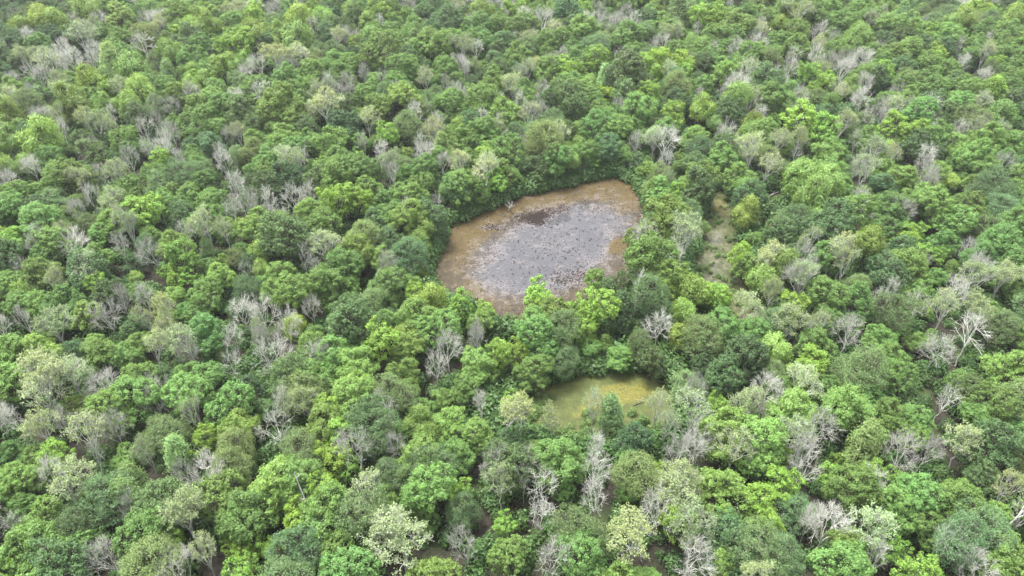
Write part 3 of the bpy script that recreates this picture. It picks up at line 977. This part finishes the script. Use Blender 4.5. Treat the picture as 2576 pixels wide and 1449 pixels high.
# ------------------------------------------------------------------ plant the trees
NAMES = dict(G='broadleaf_tree', D='dense_tree', M='feathery_tree', Y='bright_leaved_tree', W='willow_tree', C='cypress_tree',
             P='budding_tree', B='bare_tree')
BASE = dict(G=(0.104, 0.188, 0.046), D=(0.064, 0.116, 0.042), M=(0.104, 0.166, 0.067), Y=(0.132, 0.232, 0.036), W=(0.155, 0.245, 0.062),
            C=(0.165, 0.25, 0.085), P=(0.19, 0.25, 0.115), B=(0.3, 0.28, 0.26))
_gz = ground_z([t['x'] for t in TREES], [t['y'] for t in TREES])
for t, gz_ in zip(TREES, _gz):
    t['z'] = float(gz_)
    p = PROTO[t['kind']][0]
    s = t['s']
    t['sz'] = s if s < 1.15 else 1.15 + (s - 1.15) * .5
    if t['kind'] in 'GDMY' and 1490 < t.get('px', 0) < 1730 and 620 < t.get('py', 0) < 870:
        t['sz'] *= 1.2                                   # the tall belt between the ponds
    if t['kind'] in 'BP':
        t['sz'] = max(t['sz'], .88 + .25 * (t['s'] - .6))
    t['sz'] *= rnd.uniform(.95, 1.06)
    qx, qy, d = proj(t['x'], t['y'], p['zc'] * t['sz'])
    t['wpx'] = p['width'] * s * FOC / d
    t['px'], t['py'] = qx, qy
    t['rot'] = rnd.uniform(0, 6.283)
    t['lop'] = rnd.uniform(.88, 1.13)
    t['lean'] = (rnd.gauss(0, .05), rnd.gauss(0, .05))
    t['var'] = rnd.randrange(len(PROTO[t['kind']]))
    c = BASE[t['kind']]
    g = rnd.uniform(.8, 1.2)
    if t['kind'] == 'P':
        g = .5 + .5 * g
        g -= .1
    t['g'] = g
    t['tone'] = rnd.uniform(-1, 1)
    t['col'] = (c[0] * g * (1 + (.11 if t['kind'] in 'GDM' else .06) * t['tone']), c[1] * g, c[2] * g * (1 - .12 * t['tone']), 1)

by_kind = {}
for t in TREES:
    by_kind.setdefault(t['kind'], []).append(t)
INDIV, REST = [], {}
for k, lst in by_kind.items():
    inn = [t for t in lst if t['src'] >= 0 and -10 < t['px'] < PW + 10 and -15 < t['py'] < PH + 40]
    inn.sort(key=lambda t: (-t['src'], -t['wpx']))
    INDIV += inn[:300]
    ids = {id(t) for t in inn[:300]}
    REST[k] = [t for t in lst if id(t) not in ids]

print('TREES', len(TREES), 'individual', len(INDIV), {k: (len(v), len(REST[k])) for k, v in by_kind.items()})


def describe():
    pass


def plant(t):
    k = t['kind']
    p = PROTO[k][t['var']]
    loc = (t['x'], t['y'], t['z'] - .05)
    if t['wpx'] >= 50:
        o = link(NAMES[k], None)
        o.empty_display_size = 1.0
        for nm, me in (('trunk', p['trunk']), ('branches' if k == 'B' else 'crown', p['crown'])):
            c = link(nm, me, o)
            c.color = t['col']
    else:
        o = link(NAMES[k], p['one'])
        o.color = t['col']
    o.location = loc
    o.rotation_euler = (*t['lean'], t['rot'])
    o.scale = (t['s'] * t['lop'], t['s'] / t['lop'], t['sz'])
    return o


for t in INDIV:
    t['obj'] = plant(t)

# the remaining trees of a kind: one object each, thinned copies of the same crowns
REST_NAME = dict(G='broadleaf_woodland', D='dense_woodland', M='feathery_woodland', Y='bright_leaved_woodland', W='willow_woodland',
                 C='cypress_woodland', P='budding_woodland', B='bare_woodland')


def scatter(name, protos, pts, rots, scales, pick):
    """one object: copies of proto objects on points, by geometry nodes"""
    coll = bpy.data.collections.new(name + '_sources')
    for p in protos:
        coll.objects.link(p)
    me = bpy.data.meshes.new(name)
    n = len(pts)
    me.vertices.add(n)
    me.vertices.foreach_set('co', np.asarray(pts, np.float32).ravel())
    for an, ty, val in (('rot', 'FLOAT', rots), ('pick', 'INT', pick)):
        a = me.attributes.new(an, ty, 'POINT')
        a.data.foreach_set('value', np.asarray(val, np.int32 if ty == 'INT' else np.float32))
    a = me.attributes.new('size', 'FLOAT_VECTOR', 'POINT')
    a.data.foreach_set('vector', np.asarray(scales, np.float32).ravel())
    o = link(name, me)
    ng = bpy.data.node_groups.new(name, 'GeometryNodeTree')
    ng.interface.new_socket('Geometry', in_out='INPUT', socket_type='NodeSocketGeometry')
    ng.interface.new_socket('Geometry', in_out='OUTPUT', socket_type='NodeSocketGeometry')
    gi, go = ng.nodes.new('NodeGroupInput'), ng.nodes.new('NodeGroupOutput')
    ci = ng.nodes.new('GeometryNodeCollectionInfo')
    ci.inputs['Collection'].default_value = coll
    ci.inputs['Separate Children'].default_value = True
    ci.inputs['Reset Children'].default_value = True
    ip = ng.nodes.new('GeometryNodeInstanceOnPoints')
    ip.inputs['Pick Instance'].default_value = True

    def attr(nm, ty):
        q = ng.nodes.new('GeometryNodeInputNamedAttribute')
        q.data_type = ty
        q.inputs['Name'].default_value = nm
        return [x for x in q.outputs if x.enabled and x.name == 'Attribute'][0]
    cx_ = ng.nodes.new('ShaderNodeCombineXYZ')
    L = ng.links.new
    L(attr('rot', 'FLOAT'), cx_.inputs['Z'])
    L(gi.outputs[0], ip.inputs['Points'])
    L(ci.outputs[0], ip.inputs['Instance'])
    L(attr('pick', 'INT'), ip.inputs['Instance Index'])
    L(cx_.outputs[0], ip.inputs['Rotation'])
    L(attr('size', 'FLOAT_VECTOR'), ip.inputs['Scale'])
    L(ip.outputs[0], go.inputs[0])
    m = o.modifiers.new('scatter', 'NODES')
    m.node_group = ng
    o['kind'] = 'stuff'
    return o


def woodland(k, lst):
    protos, V = [], len(PROTO[k])
    for i, p in enumerate(PROTO[k]):
        protos.append(bpy.data.objects.new('%s_%02d' % (NAMES[k], i), p['one']))
    o = scatter(REST_NAME[k], protos, [(t['x'], t['y'], t['z'] - .05) for t in lst], [t['rot'] for t in lst],
                   [(t['s'] * t['lop'], t['s'] / t['lop'], t['sz']) for t in lst], [t['var'] for t in lst])
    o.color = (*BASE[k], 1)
    return o


for k, lst in REST.items():
    if lst:
        woodland(k, lst)


# ------------------------------------------------------------------ undergrowth between the trunks
def shrub_meshes():
    out = []
    for i in range(4):
        r = np.random.default_rng(900 + i)
        n = 320
        d = nrm(r.normal(0, 1, (n, 3)) + [0, 0, .35])
        c = d * r.uniform(.5, 1.0, (n, 1)) * [1.15, 1.15, .95] + [0, 0, .55]
        c += r.normal(0, .12, c.shape)
        V, F = leaves(c, d + r.normal(0, .4, c.shape) + [0, 0, .5], .15 * r.uniform(.6, 1.3, n), r)
        out.append(mesh_from('shrub', V, F, mats=[M_LEAF]))
    return out


def undergrowth():
    r = np.random.default_rng(21)
    n = 30000
    x = r.uniform(-300, 300, n)
    y = r.uniform(50, 430, n)
    qx, qy, _ = proj(x, y, 1.0)
    ok = (qx > -120) & (qx < PW + 120) & (qy > -60) & (qy < PH + 120)
    x, y = x[ok], y[ok]
    # a fringe along the water as well
    P = [np.array(p) for k, p in PONDS.items()]
    for p in P:
        q = np.repeat(np.concatenate([p, (p + np.roll(p, -1, 0)) / 2]), 5, 0) + r.normal(0, 1.6, (len(p) * 10, 2))
        x, y = np.append(x, q[:, 0]), np.append(y, q[:, 1])
    sd = all_sd(x, y)
    patch = np.sin(x * .21 + 2 * np.sin(y * .13)) + np.sin(y * .19 + x * .08)
    keep = (sd > np.where(r.random(len(sd)) < .2, -.7, .2)) & (patch > -3)
    x, y, sd = x[keep], y[keep], sd[keep]
    m = len(x)
    s = r.uniform(.7, 2.0, m) * np.where(sd < 3.5, 1.35, 1.0)
    m = len(x)
    protos = []
    for i, me in enumerate(shrub_meshes()):
        o = bpy.data.objects.new('shrub_%d' % i, me)
        protos.append(o)
    z = np.maximum(ground_z(x, y), -.35)
    o = scatter('undergrowth', protos, np.stack([x, y, z], -1), r.uniform(0, 6.28, m),
                   np.stack([s, s, s * r.uniform(.7, 1.4, m)], -1), r.integers(0, 4, m))
    o.color = (.050, .102, .028, 1)
    return o


def marsh_plants():
    """pale low bushes in the near part of the yellow-green pond, tussocks in the swamp channel"""
    r = np.random.default_rng(41)
    X, Y, S = [], [], []
    for key, n, lo, hi in (('yellow', 1100, .35, 1.05), ('channel', 1100, .2, .7)):
        P = np.array(PONDS[key])
        ex, ey = r.uniform(P[:, 0].min(), P[:, 0].max(), n), r.uniform(P[:, 1].min(), P[:, 1].max(), n)
        ux, uy, _ = proj(ex, ey, 0)
        ok = poly_sd(PONDS[key], ex, ey) < 0
        if key == 'yellow':
            ok &= r.random(n) < np.clip((uy - 1045 - 14 * np.sin(ux * .05) + 50 * (ux < 1390)) / 60, 0, .9)
        else:
            ok &= np.sin(ex * .8 + 2 * np.sin(ey * .5)) + np.sin(ey * .55) + r.normal(0, .5, n) > .3
        X.append(ex[ok])
        Y.append(ey[ok])
        S.append(r.uniform(lo, hi, ok.sum()))
    x, y, s = np.concatenate(X), np.concatenate(Y), np.concatenate(S)
    m = len(x)
    protos = [bpy.data.objects.new('marsh_shrub_%d' % i, me) for i, me in enumerate(shrub_meshes())]
    o = scatter('marsh_plants', protos, np.stack([x, y, np.full(m, -.35)], -1), r.uniform(0, 6.28, m),
                np.stack([s, s, s * r.uniform(.8, 1.7, m)], -1), r.integers(0, 4, m))
    o.color = (.088, .145, .042, 1)


undergrowth()
marsh_plants()


# ------------------------------------------------------------------ debris on the brown pond
def debris():
    r = np.random.default_rng(31)
    poly = np.array(PONDS['brown'])
    n = 26000
    x = r.uniform(poly[:, 0].min(), poly[:, 0].max(), n)
    y = r.uniform(poly[:, 1].min(), poly[:, 1].max(), n)
    sd = poly_sd(PONDS['brown'], x, y)
    qx, qy, _ = proj(x, y, -.2)
    dens = .05 + .24 * gauss(qx, qy, 1400, 610, 190, 95, -18) + 2.0 * gauss(qx, qy, 1350, 549, 36, 16, -5) + 1.5 * gauss(qx, qy, 1418, 524, 12, 11) \
        + .6 * gauss(qx, qy, 1430, 690, 60, 25)
    clus = np.sin(x * .9 + 2 * np.sin(y * .6)) * np.sin(y * 1.1 + 1.7 * np.sin(x * .5))
    keep = (sd < -.6) & (r.random(n) < dens * (.45 + .7 * np.clip(clus, 0, 1)))
    x, y = x[keep], y[keep]
    qx, qy = qx[keep], qy[keep]
    m = len(x)
    # the dark drift of rotten weed near the far shore
    for px_, py_, rx_, ry_, n_ in ((1338, 553, 20, 7, 1100), (1362, 541, 16, 6, 700), (1356, 560, 10, 4, 450), (1325, 545, 26, 9, 500), (1385, 532, 24, 6, 300),
                                    (1418, 524, 8, 7, 420), (1245, 572, 30, 7, 260), (1460, 690, 40, 14, 260), (1410, 705, 30, 8, 120)):
        ax_, ay_ = at(px_, py_, -.25)
        k_ = FOC / proj(ax_, ay_, 0)[2]
        x = np.append(x, ax_ + r.normal(0, rx_ * .6 / k_, n_))
        y = np.append(y, ay_ + r.normal(0, ry_ * .95 / k_, n_))
    qx, qy, _ = proj(x, y, -.2)
    m = len(x)
    stick = r.random(m) < .45
    L = np.where(stick, r.uniform(.4, 1.5, m), r.uniform(.15, .6, m))
    W = np.where(stick, r.uniform(.04, .1, m), r.uniform(.08, .3, m))
    a = r.uniform(0, 6.28, m)
    z = -.25 + .02 + r.uniform(0, .05, m)
    tilt = np.where(stick, r.uniform(-.05, .35, m), r.uniform(-.02, .1, m))
    c = np.stack([x, y, z], -1)
    u = np.stack([np.cos(a) * L, np.sin(a) * L, tilt * L], -1)
    v = np.stack([-np.sin(a) * W, np.cos(a) * W, np.zeros(m)], -1)
    up = np.stack([np.zeros(m), np.zeros(m), .03 + W * .4], -1)
    V = np.stack([c - u * .5, c + v, c + u * .5, c - v, c + up], 1).reshape(-1, 3)
    i = np.arange(m)[:, None] * 5
    F3 = np.concatenate([i + [0, 3, 4], i + [3, 2, 4], i + [2, 1, 4], i + [1, 0, 4]])
    blackish = (r.random(m) < .62 + .5 * gauss(qx, qy, 1350, 549, 40, 20)).astype(int)
    o = link('floating_debris', mesh_from('floating_debris', V, None, F3, mats=[M_FILM, M_ROT], mat_idx=np.concatenate([blackish] * 4)))
    o['kind'] = 'stuff'


def plain(name, col, rough=.8):
    m, nt, out = new_mat(name)
    tc = N(nt, 'ShaderNodeTexCoord')
    nz = noise(nt, tc.outputs['Object'], 3.0, 3.0)
    b = N(nt, 'ShaderNodeBsdfPrincipled', Roughness=rough)
    b.inputs['Specular IOR Level'].default_value = 0.05
    nt.links.new(mixc(nt, nz, tuple(q * .6 for q in col), tuple(q * 1.4 for q in col)), b.inputs['Base Color'])
    nt.links.new(b.outputs[0], out.inputs['Surface'])
    return m


M_FILM = plain('dried_weed', (.095, .083, .08))
M_ROT = plain('rotten_weed', (.016, .012, .010))
debris()


# ------------------------------------------------------------------ thin air haze round everything
def haze_box():
    m, nt, out = new_mat('haze')
    v = N(nt, 'ShaderNodeVolumePrincipled', Density=HAZE)
    v.inputs['Color'].default_value = (.93, .96, 1.0, 1)
    v.inputs['Anisotropy'].default_value = 0.2
    nt.links.new(v.outputs[0], out.inputs['Volume'])
    a, b, zl, zh = -9500, 9500, -3.0, CAM_H + 4
    V = [(x, y, z) for z in (zl, zh) for y in (a, b) for x in (a, b)]
    F = [(0, 2, 3, 1), (4, 5, 7, 6), (0, 1, 5, 4), (2, 6, 7, 3), (0, 4, 6, 2), (1, 3, 7, 5)]
    o = link('haze', mesh_from('haze', V, F, mats=[m]))
    o['kind'] = 'stuff'


HAZE = 0.00008
haze_box()


# ------------------------------------------------------------------ logs and broken trunks
def limb(name, pts, r0, r1, mat, stubs=(), parent=None):
    V, F = [], []
    P = np.array(pts, float)
    t = np.linspace(0, 1, len(P))
    k = np.linspace(0, 1, max(6, len(P) * 2))
    Q = np.stack([np.interp(k, t, P[:, i]) for i in range(3)], -1)
    tube(V, F, Q, np.linspace(r0, r1, len(Q)), 7)
    for f, dx, dy, dz, rr in stubs:
        q = np.array([np.interp(f, t, P[:, i]) for i in range(3)])
        d = np.array([dx, dy, dz])
        tube(V, F, [q, q + d * .5 + [0, 0, .1], q + d], [rr, rr * .7, rr * .35], 5)
    return link(name, mesh_from(name, np.concatenate(V), np.concatenate(F), mats=[mat], smooth=True), parent)


def ground_run(p, q, z):
    a, b = at(*p, z), at(*q, z)
    return [(a[0], a[1], z), ((a[0] * .55 + b[0] * .45), (a[1] * .55 + b[1] * .45), z + .12), (b[0], b[1], z + .05)]


o = limb('fallen_log', ground_run((1930, 496), (1958, 483), .1), .3, .16, M_DEAD, [(.5, .5, .6, .7, .1), (.8, -.5, .3, .5, .07)])
tag(o, 'pale fallen log lying across the small brown pool right of the brown pond', 'log')
o = limb('floating_log', ground_run((1593, 1020), (1618, 1012), -.2), .13, .06, M_BARK, [(.4, .2, .5, .3, .05)])
tag(o, 'thin dark log floating in the yellow-green pond', 'log')
o = limb('floating_branch', ground_run((1604, 1007), (1618, 1008), -.2), .07, .03, M_DEAD, [(.6, .5, .3, .4, .03)])
tag(o, 'small whitish branch floating beside the dark log in the yellow-green pond', 'branch')
o = limb('fallen_log', ground_run((1380, 966), (1440, 951), -.05), .16, .08, M_BARK, [(.3, .3, .6, .4, .06)])
tag(o, 'dark log lying along the far bank of the yellow-green pond', 'log')


def snag(px, py, h, lean, r, label, n=4):
    zt = h * .8
    x, y = at(px, py, zt)
    x, y = x - lean[0] * .8, y - lean[1] * .8
    g = float(ground_z([x], [y])[0]) - .3
    root = link('dead_snag', None)
    root.location = (x, y, g)
    tag(root, label, 'dead tree', 'broken dead trunks')
    rr = random.Random(int(px))
    limb('trunk', [(0, 0, 0), (lean[0] * .3 + .15, lean[1] * .3, h * .35), (lean[0] * .6 - .1, lean[1] * .6, h * .7), (lean[0], lean[1], h)], r, r * .55, M_DEAD, (), root)
    for i in range(n):
        f = rr.uniform(.5, .97)
        a = rr.uniform(0, 6.28)
        L = rr.uniform(1.4, 3.2)
        b = np.array([lean[0] * f, lean[1] * f, h * f])
        d = np.array([math.cos(a) * L * .7, math.sin(a) * L * .7, L * .6])
        limb('branch', [b, b + d * .5 + [0, 0, -.15], b + d], r * .4, r * .12, M_DEAD, [(.5, d[1] * .4, -d[0] * .4, .5, r * .18), (.75, -d[1] * .3, d[0] * .3, .5, r * .13)], root)


snag(754, 1225, 15, (-1.6, 1.0), .12, 'tall leaning bleached trunk without leaves, lower left, among yellow-green trees', 3)
snag(1846, 912, 9, (.4, .2), .16, 'short broken pale trunk standing near the bend of the swamp channel', 2)
snag(2552, 1310, 13, (1.0, -.4), .18, 'white crooked dead trunk at the lower far right edge', 4)
snag(1607, 715, 17, (.5, -.6), .17, 'white forked dead treetop in front of the dark tree between the two ponds', 7)
snag(1287, 512, 3.0, (1.6, -1.2), .14, 'small grey dead tree leaning over the far edge of the brown pond', 6)

# ------------------------------------------------------------------ labels: what each tree looks like and what it stands beside
CAT = dict(G='tree', D='tree', M='tree', Y='tree', W='willow', C='cypress', P='budding tree', B='bare tree')
GROUP = dict(G='green broadleaf trees of the forest', D='dark dense trees of the forest', M='feathery trees of the forest',
             Y='small yellow-green trees of the forest', W='willows of the swamp forest', C='cypresses of the swamp forest',
             P='pale budding trees of the forest', B='bare grey trees of the forest')
SHORT = dict(G='a green broadleaf tree', D='a dark dense tree', M='a feathery tree', Y='a yellow-green tree', W='a willow', C='a cypress',
             P='a pale budding tree', B='a bare tree')


def look(t):
    k, tn, g = t['kind'], t['tone'], t['g']
    if k == 'G':
        return ('yellowish green' if tn > .4 else 'bright green' if g > 1.0 else 'mid green') + ' broadleaf tree'
    if k == 'D':
        return ('dark olive' if tn > .2 else 'dark green') + ' dense tree'
    if k == 'M':
        return ('soft light green' if g > 1.0 else 'soft dull green') + ' feathery tree'
    if k == 'Y':
        return ('vivid' if g > 1.0 else 'plain') + ' yellow-green small-leaved tree'
    if k == 'W':
        return ('pale' if g > 1.0 else 'olive') + ' drooping willow'
    if k == 'C':
        return 'cone-shaped soft green cypress'
    if k == 'P':
        return ('cream' if g > .9 else 'dull cream') + ' budding tree'
    return 'leafless grey tree'


def cell(t):
    fx, fy = t['px'] / PW, t['py'] / PH
    row = 'top edge' if fy < .1 else 'upper' if fy < .33 else 'middle' if fy < .6 else 'lower' if fy < .88 else 'bottom edge'
    col = 'far left' if fx < .14 else 'left' if fx < .38 else 'centre' if fx < .62 else 'right' if fx < .86 else 'far right'
    return row + ' ' + col


def make_labels():
    T = INDIV
    X = np.array([[t['px'], t['py']] for t in T])
    Wd = np.array([t['wpx'] for t in T])
    water_names = dict(brown='brown pond', yellow='yellow-green pond', channel='swamp channel')
    med = {k: np.percentile([t['wpx'] for t in T if t['kind'] == k], [33, 67]) for k in set(t['kind'] for t in T)}
    visd = {k: poly_sd(VIS_P[k], X[:, 0], X[:, 1]) for k in water_names}

    def rel(i, j):
        dx, dy = X[j] - X[i]
        if abs(dx) > abs(dy) * 1.1:
            return 'left of' if dx > 0 else 'right of'
        return 'behind' if dy > 0 else 'in front of'
    forms = []
    for i, t in enumerate(T):
        d = np.hypot(X[:, 0] - X[i, 0], X[:, 1] - X[i, 1])
        order = np.argsort(d)[1:14]
        nb = []
        for j in order:
            if T[j]['kind'] != t['kind'] and d[j] > .35 * Wd[i] and all(T[j]['kind'] != T[q]['kind'] for q in nb):
                nb.append(j)
        nb.sort(key=lambda j: d[j] * (1 if T[j]['kind'] in 'BPWCY' else 1.6))
        m = med[t['kind']]
        size = 'small' if t['wpx'] < m[0] else 'medium' if t['wpx'] < m[1] else 'large'
        lk, cl = look(t), cell(t)
        f = []
        for k, nm in water_names.items():
            if 0 < visd[k][i] < 55:
                c = np.mean(VIS_P[k], 0)
                dx, dy = X[i] - c
                side = ('right' if dx > 0 else 'left') if abs(dx) > abs(dy) * (1.6 if k != 'channel' else .35) else ('near' if dy > 0 else 'far')
                f.append(f'{size} {lk} on the {side} side of the {nm}')
                if nb:
                    f.append(f'{lk} {rel(i, nb[0])} {SHORT[T[nb[0]]["kind"]]}, {side} side of {nm}')
                break
        if nb:
            f.append(f'{size} {lk} {rel(i, nb[0])} {SHORT[T[nb[0]]["kind"]]}, {cl}')
        if len(nb) > 1:
            f.append(f'{size} {lk} {rel(i, nb[1])} {SHORT[T[nb[1]]["kind"]]}, {cl}')
            f.append(f'{lk} between {SHORT[T[nb[0]]["kind"]]} and {SHORT[T[nb[1]]["kind"]]}, {cl}')
            if len(nb) > 2:
                f.append(f'{lk} between {SHORT[T[nb[1]]["kind"]]} and {SHORT[T[nb[2]]["kind"]]}, {cl}')
        f = [q for q in f if 4 <= len(q.split()) <= 16]
        forms.append(f)
    count = {}
    for f in forms:
        for q in set(f):
            count[q] = count.get(q, 0) + 1
    ordinals = 'first second third fourth fifth sixth seventh eighth ninth tenth eleventh twelfth thirteenth fourteenth fifteenth sixteenth seventeenth eighteenth nineteenth twentieth twenty-first twenty-second twenty-third twenty-fourth twenty-fifth'.split()
    left = {}
    for t, f in zip(T, forms):
        u = [q for q in f if count[q] == 1]
        if u:
            t['label'] = u[0]
        else:
            left.setdefault((look(t), cell(t)), 0)
    # the rest: counted from the left among the like trees of that part of the picture
    for key in left:
        row = sorted([t for t in T if (look(t), cell(t)) == key], key=lambda t: t['px'])
        for n, t in enumerate(row):
            if 'label' in t:
                continue
            if n == 0:
                t['label'] = f'leftmost {key[0]} of its kind in the {key[1]}'
            elif n == len(row) - 1:
                t['label'] = f'rightmost {key[0]} of its kind in the {key[1]}'
            elif n < 25:
                t['label'] = f'{key[0]}, {ordinals[n]} from left in the {key[1]}'
            else:
                t['label'] = f'{key[0]}, {ordinals[len(row) - 1 - n] if len(row) - 1 - n < 25 else "inner"} from right in the {key[1]}'
    for t in T:
        tag(t['obj'], t['label'], CAT[t['kind']], GROUP[t['kind']])


make_labels()
